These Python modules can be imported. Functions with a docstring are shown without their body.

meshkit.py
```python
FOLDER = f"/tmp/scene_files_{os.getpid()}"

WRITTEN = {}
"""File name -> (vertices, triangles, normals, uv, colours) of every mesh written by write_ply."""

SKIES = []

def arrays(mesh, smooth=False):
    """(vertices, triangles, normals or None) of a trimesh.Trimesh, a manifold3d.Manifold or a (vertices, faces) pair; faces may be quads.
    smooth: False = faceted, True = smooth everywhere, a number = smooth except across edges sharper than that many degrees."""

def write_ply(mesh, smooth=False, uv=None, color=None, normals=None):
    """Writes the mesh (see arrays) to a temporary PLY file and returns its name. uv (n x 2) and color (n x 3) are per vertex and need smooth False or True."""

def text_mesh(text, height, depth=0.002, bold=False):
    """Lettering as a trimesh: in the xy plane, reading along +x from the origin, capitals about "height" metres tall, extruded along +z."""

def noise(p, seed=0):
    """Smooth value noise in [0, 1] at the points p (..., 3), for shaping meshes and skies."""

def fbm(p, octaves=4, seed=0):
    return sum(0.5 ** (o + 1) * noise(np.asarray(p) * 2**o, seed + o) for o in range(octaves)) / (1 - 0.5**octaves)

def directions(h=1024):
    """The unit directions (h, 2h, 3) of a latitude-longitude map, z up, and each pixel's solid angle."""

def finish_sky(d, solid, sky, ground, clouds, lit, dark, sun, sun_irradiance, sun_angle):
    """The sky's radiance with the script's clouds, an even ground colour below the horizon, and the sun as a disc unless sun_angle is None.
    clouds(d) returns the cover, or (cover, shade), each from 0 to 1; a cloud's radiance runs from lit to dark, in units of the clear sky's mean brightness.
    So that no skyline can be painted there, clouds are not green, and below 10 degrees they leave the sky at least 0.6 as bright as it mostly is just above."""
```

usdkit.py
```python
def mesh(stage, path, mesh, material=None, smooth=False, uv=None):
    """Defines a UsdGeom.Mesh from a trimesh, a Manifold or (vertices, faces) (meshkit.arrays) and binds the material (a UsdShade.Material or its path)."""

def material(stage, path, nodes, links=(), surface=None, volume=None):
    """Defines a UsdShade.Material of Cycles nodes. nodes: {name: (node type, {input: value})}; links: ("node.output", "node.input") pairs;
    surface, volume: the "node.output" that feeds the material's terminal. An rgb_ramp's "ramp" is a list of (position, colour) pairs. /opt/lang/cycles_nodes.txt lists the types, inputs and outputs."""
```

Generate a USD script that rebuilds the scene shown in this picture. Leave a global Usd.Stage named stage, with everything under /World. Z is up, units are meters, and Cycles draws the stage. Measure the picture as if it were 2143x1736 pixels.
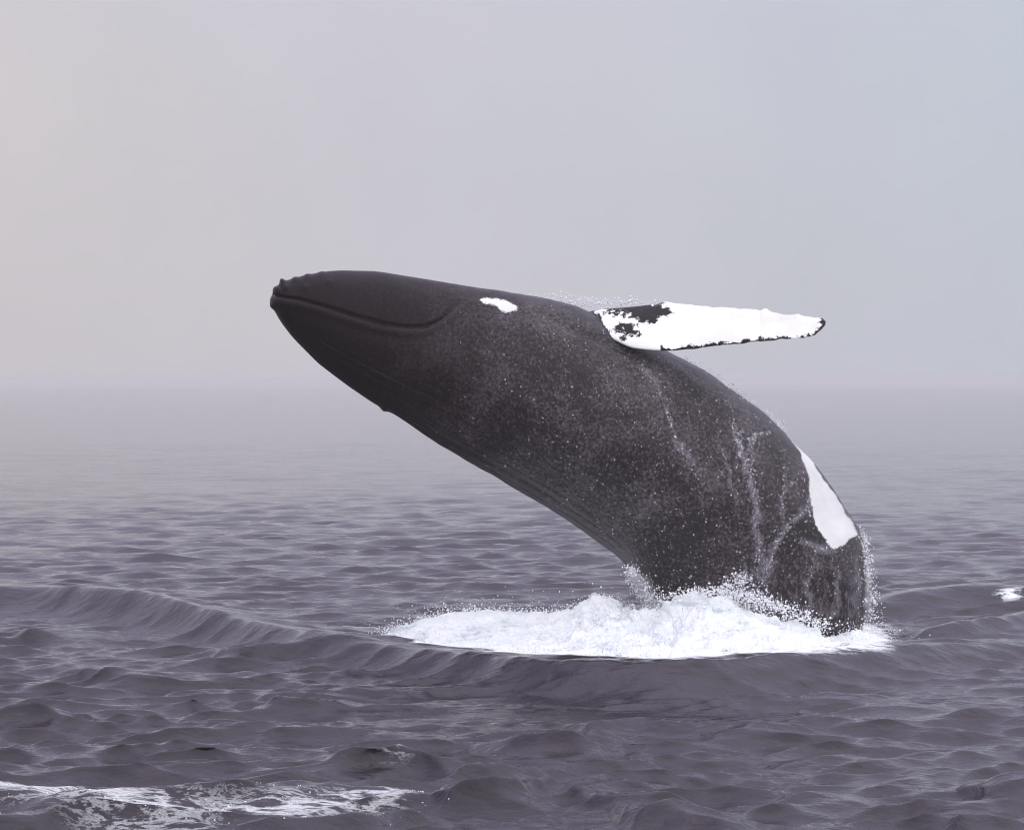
import math
import numpy as np
import trimesh
import manifold3d as m3
from scipy.interpolate import PchipInterpolator, CubicSpline
from scipy.spatial import cKDTree
from pxr import Usd, UsdGeom, UsdLux, UsdShade, Gf, Sdf, Vt
import usdkit, meshkit

stage = Usd.Stage.CreateInMemory()
UsdGeom.SetStageUpAxis(stage, "Z")
UsdGeom.SetStageMetersPerUnit(stage, 1.0)
UsdGeom.Xform.Define(stage, "/World")
UsdGeom.Scope.Define(stage, "/World/Looks")
rng = np.random.default_rng(7)

# ------------------------------------------------------------------ camera, sky, sun, exposure
F, HOR, H = 6167.0, 800.0, 3.5            # focal length in reference pixels (picture 2143 wide), horizon row, eye height (m)
cam = UsdGeom.Camera.Define(stage, "/World/camera")
cam.CreateFocalLengthAttr(50.0)
cam.CreateHorizontalApertureAttr(50.0 * 2143.0 / F)
cam.CreateVerticalApertureAttr(50.0 * 1736.0 / F)
cam.CreateClippingRangeAttr(Gf.Vec2f(0.1, 20000.0))
cam.CreateExposureAttr(0.32)
cam.AddTranslateOp().Set(Gf.Vec3d(0, 0, H))
cam.AddRotateXOp().Set(90.0 - math.degrees(math.atan((868.0 - HOR) / F)))

SUN_EL, SUN_ROT = math.radians(46.0), math.radians(140.0)     # rotation = atan2(x, y): behind the viewer, to the right
SKY_STRENGTH = 0.1
to_sun = np.array([math.sin(SUN_ROT) * math.cos(SUN_EL), math.cos(SUN_ROT) * math.cos(SUN_EL), math.sin(SUN_EL)])

sky_mat = usdkit.material(stage, "/World/Looks/overcast_sky", {
    "sky": ("sky_texture", {"sky_type": "single_scattering", "sun_disc": False, "sun_elevation": SUN_EL, "sun_rotation": SUN_ROT, "aerosol_density": 3.0}),
    "tc": ("texture_coordinate", {}),
    "sep": ("separate_xyz", {}),
    "side": ("map_range", {"from_min": -0.24, "from_max": 0.22, "clamp": True}),
    "nz": ("noise_texture", {"scale": 5.0, "detail": 3.0, "roughness": 0.5}),
    "nadd": ("math", {"math_type": "multiply_add", "value2": 0.30, "value3": -0.15}),
    "sum": ("math", {"math_type": "add"}),
    "tint": ("rgb_ramp", {"ramp": [(0.0, (0.645, 0.575, 0.575)), (0.16, (0.605, 0.575, 0.605)), (0.5, (0.590, 0.577, 0.638)), (0.78, (0.555, 0.570, 0.640)), (1.0, (0.515, 0.560, 0.640))]}),
    "zc": ("math", {"math_type": "maximum", "value2": 0.0}),
    "zp": ("math", {"math_type": "power", "value2": 1.7}),
    "cn": ("noise_texture", {"scale": 9.0, "detail": 4.0, "roughness": 0.55}),
    "ck": ("math", {"math_type": "multiply_add", "value2": 0.14, "value3": -0.07}),
    "cl": ("math", {"math_type": "add"}),
    "lift": ("math", {"math_type": "multiply_add", "value2": 0.95, "value3": 1.0}),
    "amp": ("math", {"math_type": "multiply", "value2": 0.815 / SKY_STRENGTH}),
    "scl": ("vector_math", {"math_type": "scale"}),
    "high": ("map_range", {"range_type": "smoothstep", "from_min": 0.09, "from_max": 0.30, "clamp": True}),
    "tn": ("mix_color", {"b": (0.535, 0.512, 0.685), "use_clamp": False}),
    "mx": ("mix_color", {"fac": 0.94, "use_clamp": False}),
    "bg": ("background_shader", {"strength": SKY_STRENGTH}),
}, [("tc.generated", "sep.vector"), ("tc.generated", "nz.vector"), ("sep.x", "side.value"), ("nz.fac", "nadd.value1"), ("side.result", "sum.value1"), ("nadd.value", "sum.value2"),
    ("sum.value", "tint.fac"), ("sep.z", "zc.value1"), ("zc.value", "zp.value1"), ("zp.value", "lift.value1"), ("tc.generated", "cn.vector"), ("cn.fac", "ck.value1"), ("lift.value", "cl.value1"), ("ck.value", "cl.value2"), ("cl.value", "amp.value1"),
    ("zc.value", "high.value"), ("tint.color", "tn.a"), ("high.result", "tn.fac"), ("tn.result", "scl.vector1"), ("amp.value", "scl.scale"), ("sky.color", "mx.a"), ("scl.vector", "mx.b"), ("mx.result", "bg.color")], surface="bg.background")
dome = UsdLux.DomeLight.Define(stage, "/World/sky")
UsdShade.MaterialBindingAPI.Apply(dome.GetPrim()).Bind(sky_mat)
dome.GetPrim().SetCustomDataByKey("kind", "structure")
dome.GetPrim().SetCustomDataByKey("label", "pale grey foggy overcast sky above the sea")
dome.GetPrim().SetCustomDataByKey("category", "sky")

sun = UsdLux.DistantLight.Define(stage, "/World/sun")
sun.CreateIntensityAttr(0.4)
sun.CreateAngleAttr(140.0)
sun.CreateColorAttr(Gf.Vec3f(1.0, 0.985, 0.955))
sun.GetPrim().CreateAttribute("inputs:normalize", Sdf.ValueTypeNames.Bool).Set(True)
q = Gf.Rotation(Gf.Vec3d(0, 0, 1), Gf.Vec3d(*map(float, to_sun)))
sun.AddTransformOp().Set(Gf.Matrix4d().SetRotate(q))


# ------------------------------------------------------------------ helpers
def P(px, py, y):
    """World point seen at reference pixel (px, py) when it stands y metres away."""
    px, py, y = np.broadcast_arrays(np.asarray(px, float), np.asarray(py, float), np.asarray(y, float))
    return np.stack([(px - 1071.5) / F * y, y, H - (py - HOR) / F * y], -1)


def pix(p):
    return 1071.5 + p[:, 0] / p[:, 1] * F, HOR + (H - p[:, 2]) / p[:, 1] * F


def tag(prim, label=None, cat=None, group=None, kind=None):
    for k, v in (("label", label), ("category", cat), ("group", group), ("kind", kind)):
        if v:
            prim.SetCustomDataByKey(k, v)
    return prim


def primvar(m, name, values):
    UsdGeom.PrimvarsAPI(m).CreatePrimvar(name, Sdf.ValueTypeNames.FloatArray, "vertex").Set(Vt.FloatArray.FromNumpy(np.asarray(values, np.float32)))


def sstep(a, b, x):
    t = np.clip((x - a) / (b - a), 0, 1)
    return t * t * (3 - 2 * t)


def poly_distance(px, py, pts):
    """Distance in pixels to a polyline and the parameter (0..1) of the nearest point."""
    pts = np.asarray(pts, float)
    best, at = np.full(px.shape, 1e9), np.zeros(px.shape)
    side = np.zeros(px.shape)
    n = len(pts) - 1
    for i in range(n):
        a, b = pts[i], pts[i + 1]
        d = b - a
        t = np.clip(((px - a[0]) * d[0] + (py - a[1]) * d[1]) / (d @ d), 0, 1)
        ex, ey = px - a[0] - t * d[0], py - a[1] - t * d[1]
        e = np.hypot(ex, ey)
        m = e < best
        best[m], at[m] = e[m], (i + t[m]) / n
        side[m] = (d[0] * ey - d[1] * ex)[m]
    return best, at, np.sign(side)


def in_poly(px, py, pts):
    """Signed distance in pixels to a closed polygon, positive inside."""
    pts = np.asarray(pts, float)
    d, _, _ = poly_distance(px, py, np.vstack([pts, pts[:1]]))
    inside = np.zeros(px.shape, bool)
    for (x0, y0), (x1, y1) in zip(pts, np.roll(pts, -1, 0)):
        c = ((y0 > py) != (y1 > py))
        with np.errstate(divide="ignore", invalid="ignore"):
            inside ^= c & (px < (x1 - x0) * (py - y0) / (y1 - y0) + x0)
    return np.where(inside, d, -d)


# ------------------------------------------------------------------ the sea
N = 110
lam = np.exp(rng.uniform(math.log(0.28), math.log(5.0), N))
ang = np.radians(-90 + 12 + rng.normal(0, 24, N))                # travelling towards the viewer, a little to the right
kx, ky = 2 * np.pi / lam * np.cos(ang), 2 * np.pi / lam * np.sin(ang)
ph = rng.uniform(0, 2 * np.pi, N)
amp = lam ** 0.7 * np.where(lam > 1.3, (1.3 / lam) ** 1.7, 1)
amp *= 0.050 / math.sqrt(0.5 * (amp ** 2).sum())

# swells with a place of their own: crest line in picture terms (px, py, crest height), front and back widths in metres
SWELLS = [
    ([(-900, 1235, .30), (-200, 1226, .34), (60, 1226, .36), (200, 1229, .44), (300, 1238, .46), (380, 1258, .42), (480, 1286, .36), (600, 1318, .30), (740, 1343, .26), (900, 1360, .28), (1080, 1374, .32), (1250, 1384, .34), (1400, 1386, .34),
      (1560, 1376, .34), (1720, 1362, .33), (1880, 1354, .30), (2050, 1345, .24), (2300, 1335, .14), (2900, 1320, .0)], 0.62, 2.6),
    ([(1700, 1300, .0), (1830, 1258, .22), (1930, 1232, .36), (2060, 1222, .40), (2180, 1226, .38), (2500, 1245, .2), (2900, 1260, 0)], 0.6, 2.2),
    ([(1880, 1352, .0), (1960, 1334, .16), (2060, 1308, .24), (2160, 1288, .28), (2400, 1270, .2), (2800, 1260, 0)], 0.4, 1.2),
]
CRESTS = [  # short steep wavelets: the same, all of them in the foreground
    ([(960, 1562, 0), (1040, 1556, .08), (1120, 1542, .17), (1190, 1541, .18), (1240, 1556, .12), (1300, 1566, 0)], .30, .5),
    ([(1180, 1532, 0), (1240, 1520, .11), (1330, 1508, .12), (1420, 1518, .10), (1520, 1522, .10), (1640, 1530, .07), (1720, 1530, 0)], .30, .55),
    ([(1500, 1525, 0), (1700, 1512, .09), (1850, 1500, .11), (1990, 1494, .11), (2143, 1500, .10), (2400, 1510, 0)], .32, .7),
    ([(640, 1602, 0), (720, 1590, .10), (800, 1582, .11), (880, 1592, .09), (980, 1606, .10), (1100, 1612, .06), (1180, 1614, 0)], .26, .5),
    ([(160, 1418, 0), (220, 1412, .12), (270, 1414, .13), (330, 1424, .08), (420, 1430, 0)], .32, .6),
    ([(20, 1330, 0), (90, 1327, .12), (170, 1330, .10), (280, 1340, 0)], .35, .8),
    ([(-300, 1500, .06), (-60, 1497, .14), (60, 1498, .13), (130, 1508, .08), (200, 1512, 0)], .33, .7),
    ([(900, 1680, 0), (960, 1668, .10), (1030, 1655, .12), (1110, 1648, .08), (1170, 1645, 0)], .22, .5),
    ([(1180, 1665, 0), (1260, 1655, .11), (1330, 1660, .10), (1430, 1675, .05), (1500, 1680, 0)], .22, .4),
    ([(1280, 1712, 0), (1330, 1698, .12), (1390, 1692, .15), (1450, 1704, .12), (1530, 1722, .08), (1600, 1730, 0)], .22, .45),
    ([(1500, 1690, 0), (1620, 1684, .07), (1730, 1678, .08), (1860, 1688, .07), (2010, 1690, .09), (2100, 1684, .09), (2250, 1690, 0)], .22, .5),
    ([(2000, 1668, 0), (2080, 1655, .12), (2160, 1642, .17), (2300, 1640, .12), (2500, 1650, 0)], .26, .5),
    ([(1930, 1738, 0), (2020, 1724, .11), (2100, 1726, .10), (2200, 1730, 0)], .22, .4),
    ([(420, 1374, 0), (480, 1364, .12), (540, 1362, .12), (620, 1368, .09), (740, 1374, .06), (860, 1378, 0)], .3, .6),
    ([(520, 1476, 0), (580, 1472, .09), (650, 1474, .09), (760, 1480, 0)], .25, .5),
    ([(-300, 1668, .08), (-20, 1655, .12), (120, 1662, .10), (260, 1668, .08), (420, 1658, .10), (560, 1655, .10), (700, 1652, .09), (830, 1655, .08), (930, 1665, 0)], .35, .5),
    ([(-300, 1735, .10), (60, 1722, .12), (170, 1706, .13), (300, 1708, .11), (420, 1722, .09), (600, 1725, .11), (760, 1715, .09), (900, 1722, 0)], .22, .4),
]


def ridge(x, y, pts, front, back, sharp=1.6):
    p = np.array(pts, float)
    r = (H - p[:, 2]) * F / (p[:, 1] - HOR)
    cx = (p[:, 0] - 1071.5) / F * r
    h, yc = PchipInterpolator(cx, p[:, 2], extrapolate=False), PchipInterpolator(cx, r, extrapolate=False)
    out = np.zeros_like(x)
    m = (x > cx[0]) & (x < cx[-1]) & (y > r.min() - 6) & (y < r.max() + 12)
    if m.any():
        d = y[m] - yc(x[m])
        d = d + 0.16 * front * (meshkit.fbm(np.stack([x[m] * 1.5, y[m] * 1.5, 0 * x[m] + front], -1), 3, 77) - 0.5)
        a = np.where(d < 0, np.exp(-np.abs(d / front) ** sharp), np.exp(-np.abs(d / back) ** sharp))
        out[m] = h(x[m]) * a
    return out


def sea_surface(x, y, spacing):
    """Height and sideways shift of the sea at (x, y); waves shorter than the mesh can carry are left out."""
    z, dx, dy = np.zeros_like(x), np.zeros_like(x), np.zeros_like(x)
    g = meshkit.fbm(np.stack([x * 0.10, y * 0.07, 0 * x], -1), 3, 5)          # gusts: patches of rougher and calmer water
    calm = np.exp(-((x - 0.2) / 2.6) ** 2 - ((y - 30.8) / 1.7) ** 2)
    rough = np.clip(0.35 + 1.5 * (g - 0.25), 0.3, 1.5) * (1 - 0.72 * calm)
    swell = sum(ridge(x, y, *s) for s in SWELLS)
    rough = rough * (1 - 0.6 * np.clip(swell / 0.3, 0, 1)) * (0.52 + 0.18 * sstep(260, 90, np.hypot(x, y)) + 0.30 * sstep(52, 30, np.hypot(x, y)))
    for i in range(N):
        keep = sstep(1.7, 3.2, lam[i] / spacing)
        m = keep > 0
        if not m.any():
            continue
        t = kx[i] * x[m] + ky[i] * y[m] + ph[i]
        a = amp[i] * keep[m] * rough[m]
        z[m] += a * np.cos(t)
        s = a * np.sin(t) * 1.15
        dx[m] -= s * math.cos(ang[i])
        dy[m] -= s * math.sin(ang[i])
    z += swell
    for s in CRESTS:
        z += ridge(x, y, s[0], s[1] * 0.8, s[2] * 1.3, 1.3) * 1.35
    return z, dx, dy


hf = H * 2947.0
rows_view = hf / np.arange(530.0, 2.6, -0.52)
rows = np.concatenate([np.geomspace(0.4, rows_view[0], 40, endpoint=False), rows_view, [4500.0, 5200.0]])
cols = np.radians(np.concatenate([np.linspace(-16, 16, 900), np.linspace(16, 344, 130)[1:-1]]))
R, A = np.meshgrid(rows, cols, indexing="ij")
X, Y = (R * np.sin(A)).ravel(), (R * np.cos(A)).ravel()
spacing = np.repeat(np.gradient(rows), len(cols)).clip(0.02)
wide = np.tile(np.where(np.abs(cols) > math.radians(16.01), 1, 0), len(rows)) > 0
spacing[wide] = np.maximum(spacing[wide], R.ravel()[wide] * 0.045)
Z, DX, DY = sea_surface(X, Y, spacing)
near_fade = sstep(1.0, 4.0, R.ravel())
V = np.stack([X + DX * near_fade, Y + DY * near_fade, Z * near_fade], -1)
nr, nc = R.shape
i, j = np.meshgrid(np.arange(nr - 1), np.arange(nc), indexing="ij")
a, b, c, d = i * nc + j, i * nc + (j + 1) % nc, (i + 1) * nc + (j + 1) % nc, (i + 1) * nc + j
faces = np.concatenate([np.stack([a, b, c], -1).reshape(-1, 3), np.stack([a, c, d], -1).reshape(-1, 3)])
hub = len(V)
V = np.vstack([V, [[0, 0, 0]]])
jj = np.arange(nc)
faces = np.vstack([faces, np.stack([np.full(nc, hub), (jj + 1) % nc, jj], -1)])
n0 = np.cross(V[faces[0, 1]] - V[faces[0, 0]], V[faces[0, 2]] - V[faces[0, 0]])
if n0[2] < 0:
    faces = faces[:, ::-1]

# where foam floats: the mat round the whale and the broken crest in the left foreground
fx, fy = V[:, 0], V[:, 1]
yy = np.maximum(fy, 1.0)
fpx = 1071.5 + fx / yy * F
FOAM_EDGE = PchipInterpolator([760, 810, 860, 1000, 1200, 1400, 1600, 1800, 1890, 1930], [38.9, 38.2, 37.3, 36.2, 34.9, 34.3, 34.5, 35.0, 35.4, 36.0])
mat_ = (fpx > 770) & (fpx < 1925) & (fy > 20) & (fy < 60)
foam = np.zeros(len(V))
e = FOAM_EDGE(np.clip(fpx, 770, 1920))
foam_near = sstep(-0.3, 0.5, fy - e) * sstep(44.0, 41.0, fy) * sstep(775, 900, fpx) * sstep(1935, 1800, fpx)
foam[mat_] = foam_near[mat_] * 0.86
streak_y = PchipInterpolator([-9.0, -4.2, -3.6, -2.6, -1.6, -0.9, -0.6], [24.3, 24.6, 24.4, 23.9, 24.2, 24.6, 24.8])
sy = streak_y(np.clip(fx, -8.9, -0.61))
band = np.exp(-((fy - sy) / 0.55) ** 2) * sstep(-0.35, -1.0, fx) * sstep(-9, -8, fx)
band2 = np.exp(-((fy - sy + 1.1) / 0.7) ** 2) * sstep(-1.6, -2.6, fx) * sstep(-9, -8, fx) * 0.75
foam = np.maximum(foam, np.maximum(band, band2) * 0.52)
cap = np.exp(-((fx - 7.62) / 0.28) ** 2 - ((fy - 44.9) / 0.22) ** 2) * .8
foam = np.maximum(foam, cap)
left_cap = np.exp(-((fx + 4.75) / 0.75) ** 2 - ((fy - 43.2 - 0.6 * (-(fx + 4.75))) / 0.35) ** 2) * .42
foam = np.maximum(foam, left_cap)
crest_foam = np.exp(-((fx + 1.05) / 0.42) ** 2 - ((fy - 27.0) / 0.45) ** 2) * .92
trail = np.exp(-((fx + 2.1) / 0.75) ** 2 - ((fy - 42.0) / 0.5) ** 2) * .62
foam = np.maximum(foam, trail)
foam = np.maximum(foam, crest_foam)

sea_mat = usdkit.material(stage, "/World/Looks/sea_water", {
    "geo": ("geometry", {}),
    "m1": ("mapping", {"scale": (0.75, 1.15, 1.0), "rotation": (0, 0, 0.12)}),
    "n1": ("noise_texture", {"scale": 3.6, "detail": 4.0, "roughness": 0.6, "distortion": 0.6}),
    "n2": ("noise_texture", {"scale": 8.0, "detail": 4.0, "roughness": 0.65, "distortion": 0.4}),
    "b1": ("bump", {"strength": 0.4, "distance": 0.06}),
    "b2": ("bump", {"strength": 0.8, "distance": 0.022}),
    "water": ("principled_bsdf", {"base_color": (0.0095, 0.0068, 0.0085), "roughness": 0.045, "ior": 1.44, "specular_tint": (0.97, 0.92, 1.0)}),
    "fa": ("attribute", {"attribute": "foam"}),
    "mf": ("mapping", {"scale": (0.62, 1.7, 1.0)}),
    "nf": ("noise_texture", {"scale": 3.2, "detail": 7.0, "roughness": 0.7, "distortion": 0.35}),
    "ridge": ("math", {"math_type": "subtract", "value2": 0.5}),
    "rabs": ("math", {"math_type": "absolute"}),
    "lace": ("map_range", {"from_min": 0.0, "from_max": 0.16, "to_min": 0.62, "to_max": 0.0, "clamp": True}),
    "sumf": ("math", {"math_type": "add"}),
    "cut": ("map_range", {"from_min": 0.80, "from_max": 1.25, "clamp": True}),
    "foamy": ("principled_bsdf", {"base_color": (0.82, 0.85, 0.83), "roughness": 0.7, "specular_ior_level": 0.2}),
    "mix": ("mix_closure", {}),
}, [("geo.position", "m1.vector"), ("m1.vector", "n1.vector"), ("m1.vector", "n2.vector"), ("n1.fac", "b1.height"), ("n2.fac", "b2.height"), ("b1.normal", "b2.normal"),
    ("b2.normal", "water.normal"), ("b2.normal", "foamy.normal"), ("geo.position", "mf.vector"), ("mf.vector", "nf.vector"), ("nf.fac", "ridge.value1"), ("ridge.value", "rabs.value1"), ("rabs.value", "lace.value"),
    ("fa.fac", "sumf.value1"), ("lace.result", "sumf.value2"), ("sumf.value", "cut.value"), ("cut.result", "mix.fac"), ("water.BSDF", "mix.closure1"), ("foamy.BSDF", "mix.closure2")], surface="mix.closure")
sea = usdkit.mesh(stage, "/World/sea", (V, faces), sea_mat, smooth=True)
primvar(sea, "foam", foam)
tag(sea.GetPrim(), "rippled grey mauve sea with low swells reaching into the fog", "sea", kind="structure")
sel = np.append(R.ravel() < 70, False)
near_sea = V[sel]
near_tree = cKDTree(near_sea[:, :2])


def sea_z(x, y):
    return near_sea[near_tree.query(np.stack([x, y], -1))[1], 2]


# ------------------------------------------------------------------ haze
box = trimesh.creation.box([10800, 10800, 6.9])
box.apply_translation([0, 0, 6.9 / 2 - 1.5])
haze_mat = usdkit.material(stage, "/World/Looks/sea_haze", {"v": ("principled_volume", {"color": (0.795, 0.785, 0.755), "density": 0.0008, "anisotropy": 0.0})}, volume="v.volume")
haze = usdkit.mesh(stage, "/World/haze", box, haze_mat)
tag(haze.GetPrim(), "pale grey sea fog hiding the horizon", "haze", kind="stuff")

# ------------------------------------------------------------------ the whale
PAIRS = np.array([
    (570, 606, 569, 624), (577, 598, 571, 638), (589, 589, 580, 660), (612, 581, 601, 692), (645, 573, 632, 726), (700, 567, 688, 777), (770, 567, 757, 826),
    (860, 579, 835, 876), (960, 596, 912, 923), (1070, 612, 985, 968), (1180, 634, 1052, 1007), (1290, 682, 1117, 1046), (1390, 731, 1178, 1084), (1470, 775, 1236, 1122), (1545, 827, 1285, 1158),
    (1612, 873, 1322, 1194), (1670, 932, 1352, 1235), (1722, 992, 1387, 1275), (1767, 1058, 1430, 1320), (1802, 1120, 1490, 1372), (1812, 1190, 1560, 1430), (1812, 1260, 1625, 1480), (1798, 1340, 1668, 1530), (1770, 1420, 1690, 1580)], float)
seg = np.hypot(*(np.diff((PAIRS[:, :2] + PAIRS[:, 2:]) / 2, axis=0).T))
s_at = np.concatenate([[0], np.cumsum(seg)])
curve = PchipInterpolator(s_at, PAIRS)
sl = np.concatenate([np.linspace(0, 30, 24, endpoint=False), np.linspace(30, s_at[-1], 620)])
Q = curve(sl)
NV = 330
th = np.linspace(0, 2 * np.pi, NV, endpoint=False)
depth0 = np.interp(sl, [0, s_at[-1]], [39.5, 40.4])
top, bot = P(Q[:, 0], Q[:, 1], depth0), P(Q[:, 2], Q[:, 3], depth0)
ctr, half = (top + bot) / 2, (top - bot) / 2
rad = np.linalg.norm(half, axis=1)
ratio = np.interp(sl, [0, 60, 250, 500, 900, s_at[-1]], [1.5, 1.0, 0.80, 0.86, 0.95, 0.95])
cs, sn = np.cos(th), np.sin(th)
W = ctr[:, None] + half[:, None] * cs[None, :, None]
W[..., 1] += (rad * ratio)[:, None] * sn[None]
nose = ctr[0] + [-0.03, 0, 0]
Vw = np.vstack([W.reshape(-1, 3), nose, ctr[-1]])
ns = len(sl)
i, j = np.meshgrid(np.arange(ns - 1), np.arange(NV), indexing="ij")
a, b, c, d = i * NV + j, i * NV + (j + 1) % NV, (i + 1) * NV + (j + 1) % NV, (i + 1) * NV + j
fw = np.concatenate([np.stack([a, c, b], -1).reshape(-1, 3), np.stack([a, d, c], -1).reshape(-1, 3)])
jj = np.arange(NV)
fw = np.vstack([fw, np.stack([np.full(NV, ns * NV), jj, (jj + 1) % NV], -1), np.stack([np.full(NV, ns * NV + 1), (ns - 1) * NV + (jj + 1) % NV, (ns - 1) * NV + jj], -1)])
body = trimesh.Trimesh(Vw, fw, process=False)
if body.volume < 0:
    body.invert()
vn = np.array(body.vertex_normals)
bx, by = pix(Vw)
MOUTH = [(560, 612), (575, 618), (620, 624), (680, 640), (740, 660), (800, 677), (850, 684), (890, 682), (920, 668), (945, 645), (962, 628)]
dm, tm, sm = poly_distance(bx, by, MOUTH)
fade = sstep(1.0, 0.82, tm)
off = -0.045 * np.exp(-(dm / 4.0) ** 2) * (0.35 + 0.65 * fade)                        # the gape
off += np.where(sm > 0, 0.022 * np.exp(-((dm - 13) / 9.0) ** 2), 0) * fade              # the lip below it
off += np.where(sm < 0, -0.030 * np.exp(-(dm / 42.0) ** 2), 0) * fade
for line, dep, wd in (([(1140, 660), (1200, 690), (1270, 715), (1330, 745)], -0.045, 9), ([(1020, 640), (1080, 660), (1140, 668)], -0.02, 12), ([(720, 830), (900, 900), (1090, 1000), (1250, 1110)], -0.02, 7), ([(700, 770), (880, 850), (1090, 950), (1290, 1090)], -0.02, 8),
                      ([(1390, 830), (1430, 930), (1480, 1010)], -0.03, 16)):
    dl, tl, _ = poly_distance(bx, by, line)
    off += dep * np.exp(-(dl / wd) ** 2) * np.sin(np.pi * np.clip(tl, 0.02, 0.98)) ** 0.5
thv = np.concatenate([np.tile(th, ns), [0, np.pi]])
slv = np.concatenate([np.repeat(sl, NV), [0, s_at[-1]]])
pleat = np.abs(np.sin(thv * 20 + 0.6 * np.sin(slv / 190)))                                # long throat grooves under the jaw
off -= 0.020 * np.exp(-(pleat / 0.30) ** 2) * sstep(-0.25, -0.55, np.cos(thv)) * sstep(30, 150, slv) * sstep(1050, 700, slv)
off += 0.05 * (meshkit.fbm(Vw * 1.1, 3, 11) - 0.5) + 0.022 * (meshkit.fbm(Vw * 4.5, 3, 12) - 0.5) * sstep(620, 1000, bx)
for (kx_, ky_, kr, kh) in ((591, 589, 6, .055), (617, 582, 6, .022), (643, 575, 7, .016), (672, 570, 7, .012), (575, 604, 7, .03), (573, 640, 7, .03), (806, 853, 8, .035), (598, 600, 6, .03), (640, 600, 7, .02), (690, 590, 7, .02)):
    off += kh * np.exp(-((bx - kx_) ** 2 + (by - ky_) ** 2) / kr ** 2)
Vw = Vw + vn * off[:, None]

# the flipper: a thin knobbly blade whose root is sunk in the body
FT = np.array([(1180, 668, 39.95), (1255, 654, 39.95), (1330, 645, 39.92), (1395, 637, 39.88), (1450, 640, 39.80), (1510, 645, 39.72), (1560, 648, 39.66), (1600, 652, 39.60), (1650, 658, 39.52), (1690, 661, 39.46), (1716, 664, 39.42), (1726, 669, 39.40)], float)
FB = np.array([(1215, 690, 39.75), (1275, 706, 39.30), (1330, 728, 39.16), (1395, 733, 39.12), (1450, 729, 39.10), (1510, 722, 39.10), (1560, 717, 39.10), (1600, 713, 39.11), (1650, 708, 39.14), (1690, 704, 39.18), (1716, 692, 39.26), (1727, 679, 39.34)], float)
u = np.linspace(0, 1, len(FT))
us = np.linspace(0, 1, 260)
ft, fb = PchipInterpolator(u, FT)(us), PchipInterpolator(u, FB)(us)
ft[:, 1] += 4.2 * (meshkit.fbm(np.stack([us * 26, 0 * us, 0 * us], -1), 3, 71) - 0.5) * 2 * sstep(0.3, 0.4, us) * sstep(1, 0.95, us) - 5 * np.exp(-((ft[:, 0] - 1602) / 9) ** 2) - 3 * np.exp(-((ft[:, 0] - 1395) / 12) ** 2)
fb[:, 1] += 2.6 * (meshkit.fbm(np.stack([us * 30, 0 * us + 5, 0 * us], -1), 3, 72) - 0.5) * 2 * sstep(0.3, 0.4, us) * sstep(1, 0.95, us)
tp, bp = P(*ft.T), P(*fb.T)
NF = 96
tt = np.linspace(0, 2 * np.pi, NF, endpoint=False)
cf = (1 - np.cos(tt)) / 2
along = np.gradient((tp + bp) / 2, axis=0)
nrm = np.cross(along, bp - tp)
nrm /= np.linalg.norm(nrm, axis=1, keepdims=True)
chord = np.linalg.norm(bp - tp, axis=1)
thick = np.minimum(0.085, 0.11 * chord) * np.interp(us, [0, .3, 1], [1.6, 1.2, .6])
prof = np.sign(np.sin(tt)) * np.abs(np.sin(tt)) ** 0.9 * (0.55 + 0.6 * (1 - cf)) 
Wf = tp[:, None] + (bp - tp)[:, None] * cf[None, :, None] + nrm[:, None] * (thick[:, None] * prof[None])[..., None]
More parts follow.
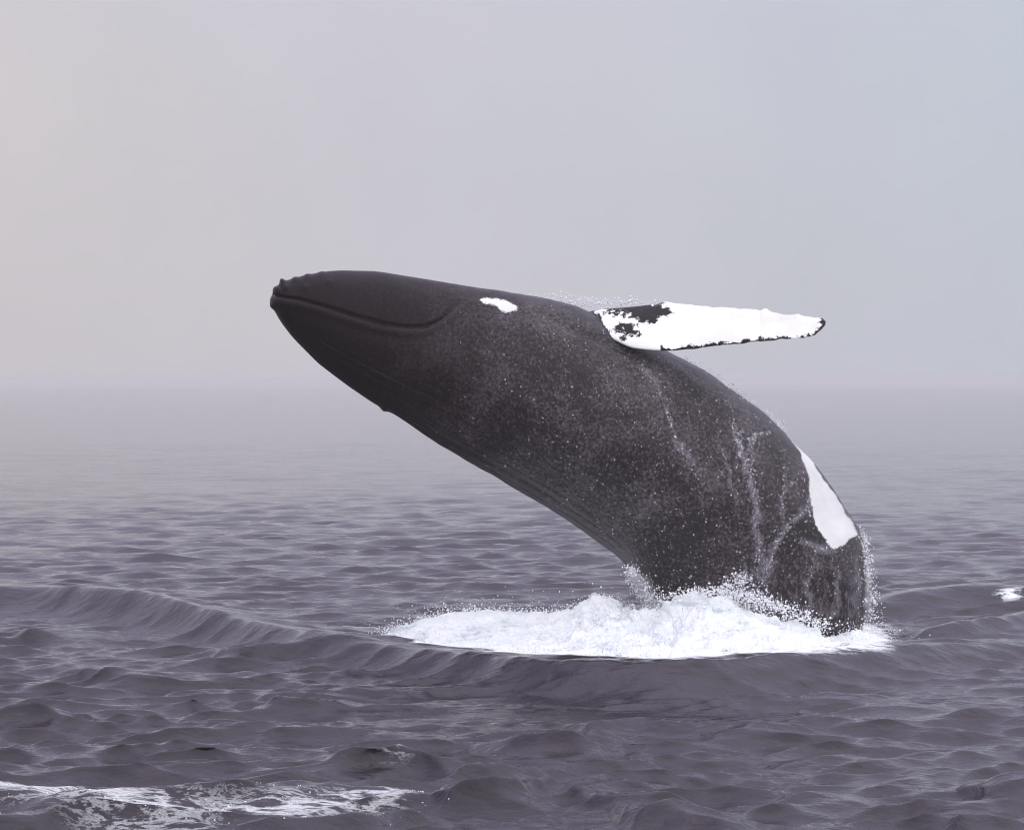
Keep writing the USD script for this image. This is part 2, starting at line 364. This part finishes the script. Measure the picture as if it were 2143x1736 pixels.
Vf = np.vstack([Wf.reshape(-1, 3), (tp[0] + bp[0]) / 2, (tp[-1] + bp[-1]) / 2 + [0.01, 0, 0]])
nu = len(us)
i, j = np.meshgrid(np.arange(nu - 1), np.arange(NF), indexing="ij")
a, b, c, d = i * NF + j, i * NF + (j + 1) % NF, (i + 1) * NF + (j + 1) % NF, (i + 1) * NF + j
ff = np.concatenate([np.stack([a, c, b], -1).reshape(-1, 3), np.stack([a, d, c], -1).reshape(-1, 3)])
jj = np.arange(NF)
ff = np.vstack([ff, np.stack([np.full(NF, nu * NF), jj, (jj + 1) % NF], -1), np.stack([np.full(NF, nu * NF + 1), (nu - 1) * NF + (jj + 1) % NF, (nu - 1) * NF + jj], -1)])
blade = trimesh.Trimesh(Vf, ff, process=False)
if blade.volume < 0:
    blade.invert()


def solid(t):
    return m3.Manifold(m3.Mesh(vert_properties=np.asarray(t.vertices, np.float32), tri_verts=np.asarray(t.faces, np.uint32)))


joined = solid(trimesh.Trimesh(Vw, body.faces, process=False)) + solid(blade)
jm = joined.to_mesh()
JV, JF = np.array(jm.vert_properties[:, :3], float), np.array(jm.tri_verts)
wx, wy = pix(JV)
on_blade = np.zeros(len(JV), bool)
on_blade[cKDTree(Vf).query(JV, distance_upper_bound=0.03)[1] < len(Vf)] = True
to_body = cKDTree(Vw).query(JV, distance_upper_bound=0.015)[0] < 1
on_blade &= ~to_body
nz1 = meshkit.fbm(np.stack([wx * .055, wy * .055, 0 * wx], -1), 4, 21) - 0.5
wa, wb = .82 * wx + .57 * wy, -.57 * wx + .82 * wy
warp = 26 * (meshkit.fbm(np.stack([wa * .05, wb * .05, 0 * wa], -1), 3, 24) - 0.5)
nz3 = meshkit.fbm(np.stack([(wa + warp) * .075, (wb - warp) * .11, 0 * wx], -1), 5, 23) - 0.5
nz2 = meshkit.fbm(np.stack([wx * .035, wy * .11, 0 * wx + 3], -1), 4, 22) - 0.5
# pale skin, as a signed distance in picture-size pixels
EYE_SPOT = [(1004, 627), (1015, 624), (1042, 625), (1058, 628), (1082, 641), (1084, 648), (1062, 652), (1046, 648), (1040, 640), (1012, 635)]
SIDE_SPOT = [(1640, 893), (1690, 950), (1730, 1010), (1765, 1062), (1796, 1118), (1778, 1128), (1769, 1140), (1745, 1149), (1733, 1140), (1722, 1122), (1706, 1090), (1697, 1050), (1693, 1010), (1690, 985), (1676, 950)]
white = np.maximum(in_poly(wx, wy, EYE_SPOT) + 6 * nz1, in_poly(wx, wy, SIDE_SPOT) + 8 * nz1)
white = np.maximum(white, -25)
dark_root = np.maximum.reduce([in_poly(wx, wy, [(1262, 640), (1330, 632), (1388, 634), (1396, 648), (1380, 660), (1362, 674), (1346, 676), (1336, 668), (1324, 664), (1296, 655), (1268, 655)]) ,
                               in_poly(wx, wy, [(1290, 690), (1300, 680), (1328, 682), (1336, 694), (1318, 704), (1304, 706)])]) + 12 * nz1 + 3
fb_line = np.interp(wx, fb[:, 0], fb[:, 1])
edge = 4.0 - (fb_line - wy) + 6 * nz2
tip = (wx - 1717) * 0.8 + (wy - 680) * 0.35 + 8 * nz1
blade_white = np.minimum.reduce([np.full(len(JV), 26.0), -dark_root, np.where(wx > 1380, -edge * 1.6, 26.0), -tip, (wx - 1247) * 0.7 + 6 * nz1])
white = np.where(on_blade, np.maximum(blade_white, -25), white)
wet = sstep(820, 1250, wx + 0.25 * (wy - 700)) * np.where(on_blade, 0.0, 1.0) + 0.18 * sstep(650, 900, wx)
low = sstep(1120, 1300, wy) * sstep(1350, 1600, wx)

STREAMS = [([(1555, 895), (1546, 925), (1556, 955), (1572, 1005), (1580, 1070), (1588, 1140), (1590, 1190), (1592, 1260)], 1.0, 800), ([(1612, 905), (1585, 908), (1572, 925), (1570, 950), (1578, 995)], .8, 240),
           ([(1692, 1035), (1688, 1060), (1665, 1085), (1640, 1115), (1618, 1150), (1606, 1190), (1598, 1230), (1590, 1270)], 1.0, 420), ([(1392, 850), (1405, 885), (1420, 925), (1440, 960), (1460, 1000)], .7, 130), ([(1535, 880), (1540, 905), (1552, 940)], .7, 90),
           ([(1660, 1130), (1700, 1140), (1725, 1150), (1760, 1150)], 1.2, 90), ([(1700, 1010), (1697, 1050), (1685, 1090)], .6, 90), ([(1630, 1040), (1650, 1020), (1668, 1000)], .6, 50)]
STREAMS += [([(1500, 880), (1512, 940), (1530, 1010), (1540, 1090)], .5, 60), ([(1640, 960), (1640, 1040), (1628, 1120)], .5, 60), ([(1745, 1160), (1752, 1230), (1750, 1300)], .9, 60), ([(1700, 1170), (1695, 1230), (1690, 1290)], .9, 60),
            ([(1790, 1150), (1795, 1220), (1785, 1300)], 1.0, 60), ([(1560, 1180), (1550, 1230), (1548, 1265)], 1.2, 80), ([(1330, 745), (1360, 790), (1385, 840)], .6, 60)]
film = np.zeros(len(JV))
for line, w, n in STREAMS:
    ln = np.array(line, float)
    dense = CubicSpline(np.linspace(0, 1, len(ln)), ln)(np.linspace(0, 1, 40))
    near = (wx > dense[:, 0].min() - 60) & (wx < dense[:, 0].max() + 60) & (wy > dense[:, 1].min() - 60) & (wy < dense[:, 1].max() + 60)
    dd, ta, _ = poly_distance(wx[near] + 30 * nz1[near], wy[near] + 16 * nz2[near], dense)
    film[near] = np.maximum(film[near], (0.55 + 0.45 * w) * np.exp(-(dd / (2.6 + w * (3.0 + 7.5 * ta))) ** 2) * np.sqrt(np.sin(np.pi * np.clip(ta, .03, .97))))
sheet = np.maximum(np.exp(-((wx - 1600 - 10 * np.sin(wy / 40)) / 30) ** 2) * sstep(1050, 1200, wy) * .8, np.exp(-((wx - 1788) / 22) ** 2) * sstep(1120, 1200, wy))
sheet = np.maximum(sheet, 0.6 * np.exp(-((wx - 1700) / 60) ** 2) * sstep(1110, 1150, wy) * sstep(1330, 1180, wy))
film = np.maximum(film, (0.55 + 0.9 * nz1) * sheet)
film = np.where(on_blade, 0, film)
wet = np.clip(wet + 0.35 * low, 0, 1.3)

skin = usdkit.material(stage, "/World/Looks/whale_skin", {
    "geo": ("geometry", {}),
    "aw": ("attribute", {"attribute": "pale"}),
    "ad": ("attribute", {"attribute": "wet"}),
    "al": ("attribute", {"attribute": "runoff"}),
    "n1": ("noise_texture", {"scale": 26.0, "detail": 5.0, "roughness": 0.8}),
    "n2": ("noise_texture", {"scale": 1.5, "detail": 4.0, "roughness": 0.6}),
    "map": ("mapping", {"scale": (1.0, 1.0, 0.38), "rotation": (0, 0.25, 0)}),
    "n3": ("noise_texture", {"scale": 24.0, "detail": 5.0, "roughness": 0.8, "distortion": 0.4}),
    "nm": ("mix_float", {}),
    "patch": ("map_range", {"from_min": 0.3, "from_max": 0.7, "to_min": -0.08, "to_max": 0.07}),
    "sum": ("math", {"math_type": "add"}),
    "spk": ("map_range", {"from_min": 0.46, "from_max": 0.76, "clamp": True}),
    "mul": ("math", {"math_type": "multiply"}),
    "base": ("mix_color", {"a": (0.0075, 0.0035, 0.0040), "b": (0.17, 0.142, 0.155)}),
    "vor": ("noise_texture", {"scale": 38.0, "detail": 2.0, "roughness": 0.6}),
    "wn": ("math", {"math_type": "multiply_add", "value2": 12.0, "value3": -6.0}),
    "ws": ("math", {"math_type": "add"}),
    "ab": ("attribute", {"attribute": "blade"}),
    "nb": ("noise_texture", {"scale": 7.5, "detail": 6.0, "roughness": 0.7, "distortion": 0.5}),
    "nbm": ("math", {"math_type": "multiply_add", "value2": 84.0, "value3": -42.0}),
    "nbk": ("math", {"math_type": "multiply"}),
    "ws2": ("math", {"math_type": "add"}),
    "wm": ("map_range", {"from_min": -1.2, "from_max": 1.2, "clamp": True}),
    "af": ("attribute", {"attribute": "film"}),
    "fs": ("math", {"math_type": "multiply_add", "value2": 2.4, "value3": -1.2}),
    "fa": ("math", {"math_type": "add"}),
    "fm": ("map_range", {"from_min": 0.25, "from_max": 1.3, "to_max": 0.6, "clamp": True}),
    "film": ("mix_color", {"b": (0.33, 0.30, 0.35)}),
    "pn": ("map_range", {"from_min": 0.35, "from_max": 0.75, "clamp": True}),
    "pale": ("mix_color", {"a": (0.90, 0.91, 0.86), "b": (0.70, 0.70, 0.66)}),
    "col": ("mix_color", {}),
    "rough": ("map_range", {"from_min": 0.35, "from_max": 0.65, "to_min": 0.26, "to_max": 0.50, "clamp": True}),
    "b1": ("bump", {"distance": 0.03}),
    "cw": ("math", {"math_type": "multiply_add", "value2": 0.45, "value3": 0.05}),
    "bs": ("math", {"math_type": "multiply_add", "value2": 0.5, "value3": 0.08}),
    "p": ("principled_bsdf", {"specular_ior_level": 0.14, "ior": 1.38, "coat_roughness": 0.36, "coat_ior": 1.4}),
}, [("geo.position", "n1.vector"), ("geo.position", "n2.vector"), ("geo.position", "map.vector"), ("map.vector", "n3.vector"), ("geo.position", "vor.vector"),
    ("al.fac", "nm.fac"), ("n1.fac", "nm.a"), ("n3.fac", "nm.b"), ("n2.fac", "patch.value"), ("nm.result", "sum.value1"), ("patch.result", "sum.value2"), ("sum.value", "spk.value"),
    ("spk.result", "mul.value1"), ("ad.fac", "mul.value2"), ("mul.value", "base.fac"), ("vor.fac", "wn.value1"), ("aw.fac", "ws.value1"), ("wn.value", "ws.value2"), ("geo.position", "nb.vector"), ("nb.fac", "nbm.value1"), ("nbm.value", "nbk.value1"), ("ab.fac", "nbk.value2"), ("ws.value", "ws2.value1"), ("nbk.value", "ws2.value2"), ("ws2.value", "wm.value"),
    ("af.fac", "fa.value1"), ("nm.result", "fs.value1"), ("fs.value", "fa.value2"), ("fa.value", "fm.value"), ("fm.result", "film.fac"), ("base.result", "film.a"), ("film.result", "col.a"), ("n2.fac", "pn.value"), ("pn.result", "pale.fac"), ("pale.result", "col.b"), ("wm.result", "col.fac"), ("col.result", "p.base_color"), ("n1.fac", "rough.value"), ("rough.result", "p.roughness"),
    ("ad.fac", "cw.value1"), ("cw.value", "p.coat_weight"), ("nm.result", "b1.height"), ("ad.fac", "bs.value1"), ("bs.value", "b1.strength"), ("b1.normal", "p.normal")], surface="p.BSDF")
whale = UsdGeom.Xform.Define(stage, "/World/whale")
origin = np.array([4.2, 40.2, 0.0])
whale.AddTranslateOp().Set(Gf.Vec3d(*map(float, origin)))
bm = usdkit.mesh(stage, "/World/whale/body", (JV - origin, JF), skin, smooth=True)
primvar(bm, "pale", white)
primvar(bm, "wet", wet)
primvar(bm, "runoff", low)
primvar(bm, "film", film)
primvar(bm, "blade", np.where(on_blade, 1.0, 0.0))
tag(whale.GetPrim(), "dark humpback whale leaping out of the sea with white flipper", "whale")

# body surface nearest the viewer, for water that runs over it
facing = np.array(trimesh.Trimesh(JV, JF, process=False).vertex_normals)[:, 1] < 0.15
fv = JV[facing]
fvx, fvy = pix(fv)
skin_tree = cKDTree(np.stack([fvx, fvy], -1))


def on_skin(px, py):
    return fv[skin_tree.query(np.stack([px, py], -1))[1]]


# ------------------------------------------------------------------ splash, spray and floating foam
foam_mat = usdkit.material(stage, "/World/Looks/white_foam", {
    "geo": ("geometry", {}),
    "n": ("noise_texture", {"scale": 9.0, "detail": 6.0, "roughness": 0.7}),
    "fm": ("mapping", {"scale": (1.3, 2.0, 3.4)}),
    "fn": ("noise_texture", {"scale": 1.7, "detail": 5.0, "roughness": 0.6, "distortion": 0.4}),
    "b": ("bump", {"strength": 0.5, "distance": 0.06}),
    "r": ("rgb_ramp", {"ramp": [(0.34, (0.62, 0.67, 0.68)), (0.44, (0.87, 0.91, 0.90)), (0.58, (0.93, 0.955, 0.94))]}),  # greyer streaks: shading put into the foam colour, and thin foam over water
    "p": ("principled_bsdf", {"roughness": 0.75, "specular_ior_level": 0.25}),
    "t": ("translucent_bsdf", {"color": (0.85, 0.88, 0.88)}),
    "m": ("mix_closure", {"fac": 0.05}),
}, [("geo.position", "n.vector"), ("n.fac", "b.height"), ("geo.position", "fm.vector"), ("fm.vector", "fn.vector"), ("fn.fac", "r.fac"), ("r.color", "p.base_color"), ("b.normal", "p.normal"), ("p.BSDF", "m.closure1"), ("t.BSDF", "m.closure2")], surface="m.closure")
drop_mat = usdkit.material(stage, "/World/Looks/white_spray", {
    "p": ("principled_bsdf", {"base_color": (0.88, 0.89, 0.90), "roughness": 0.3}),
}, [], surface="p.BSDF")


def scatter(path, points, sizes, material, stretch=None, seed=1):
    """A PointInstancer of small lumpy blobs at the points."""
    g = np.random.default_rng(seed)
    pi = UsdGeom.PointInstancer.Define(stage, path)
    protos = []
    for k in range(3):
        ico = trimesh.creation.icosphere(1, 1.0)
        ico.vertices *= (0.75 + 0.5 * meshkit.noise(ico.vertices * 1.6 + 9 * k, 30 + k))[:, None]
        pr = usdkit.mesh(stage, f"{path}/blob" + (f"_{k:03d}" if k else ""), ico, material, smooth=True)
        protos.append(pr.GetPath())
    pi.CreatePrototypesRel().SetTargets(protos)
    n = len(points)
    pi.CreateProtoIndicesAttr(Vt.IntArray.FromNumpy(g.integers(0, 3, n).astype(np.int32)))
    pi.CreatePositionsAttr(Vt.Vec3fArray.FromNumpy(np.asarray(points, np.float32)))
    s = sizes[:, None] * (g.uniform(0.75, 1.25, (n, 3)) if stretch is None else stretch)
    pi.CreateScalesAttr(Vt.Vec3fArray.FromNumpy(s.astype(np.float32)))
    return pi


# the heap of white water the whale throws up
TOPLINE = np.array([(780, 1338), (815, 1320), (850, 1305), (900, 1291), (960, 1281), (1030, 1279), (1120, 1284), (1180, 1282), (1225, 1266), (1260, 1259), (1290, 1262), (1325, 1283), (1375, 1286), (1395, 1264), (1430, 1249), (1475, 1246), (1530, 1256), (1570, 1274), (1630, 1290),
                    (1690, 1314), (1740, 1338), (1785, 1330), (1840, 1334), (1890, 1356), (1920, 1372)], float)
gx = np.linspace(780, 1915, 900)
gy = np.linspace(0, 1, 160)
ridge_y = np.interp(gx, [780, 1200, 1400, 1600, 1750, 1915], [39.3, 39.0, 38.6, 38.7, 38.9, 39.2])
front_y = FOAM_EDGE(gx) + 0.9
back_y = ridge_y + np.interp(gx, [780, 1100, 1300, 1900], [0.5, 1.3, 2.0, 1.5])
tl = PchipInterpolator(*TOPLINE.T)(gx)
ztop = H - (tl - HOR) / F * ridge_y
GX, GY = np.meshgrid(gx, gy, indexing="ij")
yv = np.where(GY < 0.68, front_y[:, None] + (ridge_y - front_y)[:, None] * GY / 0.68, ridge_y[:, None] + (back_y - ridge_y)[:, None] * (GY - 0.68) / 0.32)
t = np.where(GY < 0.68, GY / 0.68, 1 - (GY - 0.68) / 0.32)
rise = np.where(GY < 0.68, 0.25 * t + 0.75 * t ** 2.6, np.sin(np.pi / 2 * t))
xv = (GX - 1071.5) / F * ridge_y[:, None]
base = sea_z(xv.ravel(), yv.ravel()).reshape(xv.shape) - 0.06
zv = base + (ztop[:, None] - base) * rise
pts = np.stack([xv, yv, zv], -1)
sm_t = trimesh.Trimesh(pts.reshape(-1, 3), np.zeros((0, 3), int), process=False)
gi, gj = np.meshgrid(np.arange(len(gx) - 1), np.arange(len(gy) - 1), indexing="ij")
n2 = len(gy)
a, b, c, d = gi * n2 + gj, (gi + 1) * n2 + gj, (gi + 1) * n2 + gj + 1, gi * n2 + gj + 1
sf = np.concatenate([np.stack([a, b, c], -1).reshape(-1, 3), np.stack([a, c, d], -1).reshape(-1, 3)])
sp = pts.reshape(-1, 3)
snr = np.array(trimesh.Trimesh(sp, sf, process=False).vertex_normals)
if snr[:, 2].mean() < 0:
    sf, snr = sf[:, ::-1], -snr
lump = np.abs(meshkit.fbm(sp * [1.5, 1.8, 2.6], 3, 41) - 0.5) * 2
lump2 = 0.5 - sum(np.abs(meshkit.noise(sp * [3.2 * f, 4.2 * f, 5.0 * f], 42 + k) - 0.5) * 2 / f ** 0.8 for k, f in enumerate((1, 2, 4, 8))) / 2.0
lump2 = -lump2
edge_ = (np.sin(np.pi * np.clip((GX - 780) / 1135, 0, 1)) ** 0.4 * np.sin(np.pi * np.clip(GY, 0.0, 1)) ** 0.6).ravel()
sp = sp + snr * ((0.40 * (0.25 - lump) + 0.28 * lump2) * edge_ * (0.45 + 0.55 * sstep(1080, 1260, GX.ravel())))[:, None]
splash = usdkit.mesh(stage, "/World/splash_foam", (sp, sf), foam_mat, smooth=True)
tag(splash.GetPrim(), "heap of white splash foam churned up where the whale leaves the sea", "foam", kind="stuff")

# froth and flying drops
g = np.random.default_rng(17)
pick = g.choice(len(sp), 10000, p=(edge_ + .02) / (edge_ + .02).sum())
fp = sp[pick] + snr[pick] * (g.exponential(0.035, len(pick)) - 0.01)[:, None] + g.normal(0, 0.012, (len(pick), 3))
fs = 0.004 + g.exponential(0.003, len(pick)).clip(0, 0.010)
crest = np.abs(GY.ravel() - 0.68) < 0.06
ci = g.choice(np.nonzero(crest)[0], 3200)
cp = sp[ci] + np.stack([g.normal(0, .06, 3200), g.normal(0, .08, 3200), g.exponential(0.05, 3200)], -1)
cs_ = 0.003 + g.exponential(0.0022, 3200).clip(0, .008)
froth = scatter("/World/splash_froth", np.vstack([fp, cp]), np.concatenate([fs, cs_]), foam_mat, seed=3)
tag(froth.GetPrim(), "white froth and flying drops over the splash at the whale's base", "froth", kind="stuff")

drops, size = [], []


def add(p, s):
    drops.append(p)
    size.append(s)


# rivulets running down the flank
for line, w, n in STREAMS:
    line = np.array(line, float)
    k = np.linspace(0, 1, len(line))
    n = n // 4
    tq = g.uniform(0, 1, n)
    c_ = CubicSpline(k, line)(tq)
    spread = w * (2.0 + 7.0 * tq)
    px_, py_ = c_[:, 0] + g.normal(0, 1, n) * spread + 3 * np.sin(tq * 40), c_[:, 1] + g.normal(0, 3, n)
    p = on_skin(px_, py_)
    p[:, 1] -= 0.004 + g.exponential(0.01, n)
    add(p, 0.0035 + g.exponential(0.002, n).clip(0, .008))
# drops beading over the wet skin
n = 4500
px_, py_ = g.uniform(900, 1815, n), g.uniform(640, 1320, n)
ins = in_poly(px_, py_, np.vstack([PAIRS[:, :2], PAIRS[::-1, 2:]])) > 8
dens = sstep(900, 1500, px_ + 0.4 * (py_ - 800)) * .8 + .05
keep = ins & (g.uniform(0, 1, n) < dens)
p = on_skin(px_[keep], py_[keep])
p[:, 1] -= 0.004
add(p, 0.0022 + g.exponential(0.0018, keep.sum()).clip(0, .006))


def mist(n, xs, ys, w, y0, dy, s0, s1):
    tq = g.beta(1.1, 1.0, n)
    px_ = np.interp(tq, np.linspace(0, 1, len(xs)), xs) + g.normal(0, 1, n) * np.interp(tq, np.linspace(0, 1, len(w)), w)
    py_ = np.interp(tq, np.linspace(0, 1, len(ys)), ys) + g.normal(0, 6, n)
    add(P(px_, py_, y0 + g.normal(0, dy, n)), s0 + g.exponential(s1, n).clip(0, 4 * s1))


mist(900, [1806, 1818, 1824, 1826], [1110, 1180, 1250, 1345], [5, 7, 10, 16], 39.7, .25, .003, .003)        # falling behind the tail stock
mist(1500, [1318, 1335, 1362, 1385], [1185, 1215, 1250, 1290], [6, 11, 16, 24], 39.4, .25, .003, .003)       # dripping off the belly
mist(1000, [1555, 1540, 1560, 1600], [1200, 1230, 1255, 1275], [10, 22, 30, 34], 38.75, .15, .004, .003)
mist(1500, [1400, 1480, 1560, 1640, 1720], [1252, 1236, 1246, 1274, 1310], [20, 20, 20, 20, 20], 38.6, .2, .004, .003)
mist(700, [1130, 1180, 1230, 1290, 1360], [622, 626, 634, 636, 632], [25, 25, 25, 25, 25], 40.0, .2, .003, .003)
mist(900, [1430, 1520, 1600, 1640], [752, 806, 865, 900], [4, 4, 4, 4], 40.1, .2, .003, .003)
spray = scatter("/World/water_spray", np.vstack(drops), np.concatenate(size), drop_mat, seed=5)
tag(spray.GetPrim(), "white water drops running and falling off the leaping whale", "spray", kind="stuff")

# foam on the broken crest in the left foreground
n = 2500
x_ = -g.beta(1.2, 1.2, n) * 4.6 - 0.5
sy_ = streak_y(np.clip(x_, -8.9, -.61))
y_ = sy_ + g.normal(0, .28, n) - np.where(g.uniform(0, 1, n) < .35, g.uniform(.3, 1.4, n), 0)
lacy = np.abs(meshkit.fbm(np.stack([x_ * 2.0, y_ * 3.2, 0 * x_], -1), 4, 61) - .5)
k_ = lacy < .035
x_, y_ = x_[k_], y_[k_]
p = np.stack([x_, y_, sea_z(x_, y_) + 0.004], -1)
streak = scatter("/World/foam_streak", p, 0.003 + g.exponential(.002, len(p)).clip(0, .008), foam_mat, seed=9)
tag(streak.GetPrim(), "lacy white foam streak on the broken crest in the left foreground", "foam", kind="stuff")

# soft mist of the finest drops, as real volumes of air with water in it
def mist_cloud(name, centre, radii, density, label, tilt=0.0, seed=0):
    ico = trimesh.creation.icosphere(4, 1.0)
    mat = usdkit.material(stage, f"/World/Looks/{name}_air" + (f"_{seed:03d}" if seed else ""), {
        "tc": ("texture_coordinate", {}),
        "len": ("vector_math", {"math_type": "length"}),
        "geo": ("geometry", {}),
        "n": ("noise_texture", {"scale": 4.0, "detail": 4.0, "roughness": 0.65}),
        "k": ("math", {"math_type": "multiply_add", "value2": 2.2, "value3": -0.55}),
        "d": ("math", {"math_type": "subtract"}),
        "r": ("map_range", {"from_min": 0.0, "from_max": 0.7, "to_min": 0.0, "to_max": density, "clamp": True}),
        "v": ("principled_volume", {"color": (0.97, 0.97, 0.98)}),
    }, [("tc.object", "len.vector1"), ("geo.position", "n.vector"), ("n.fac", "k.value1"), ("k.value", "d.value1"), ("len.value", "d.value2"), ("d.value", "r.value"), ("r.result", "v.density")], volume="v.volume")
    m = usdkit.mesh(stage, f"/World/{name}" + (f"_{seed:03d}" if seed else ""), ico, mat, smooth=True)
    m.AddTranslateOp().Set(Gf.Vec3d(*map(float, centre)))
    m.AddRotateYOp().Set(tilt)
    m.AddScaleOp().Set(Gf.Vec3f(*radii))
    tag(m.GetPrim(), label, "mist", kind="stuff")


mist_cloud("spray_mist", P(1816, 1225, 39.8), (0.16, 0.4, 0.95), 4.0, "thin curtain of mist falling on the far right side of the whale")
mist_cloud("spray_mist", P(1345, 1235, 39.3), (0.22, 0.4, 0.55), 5.0, "thin curtain of mist dripping off the whale's lower left edge", tilt=-28, seed=1)
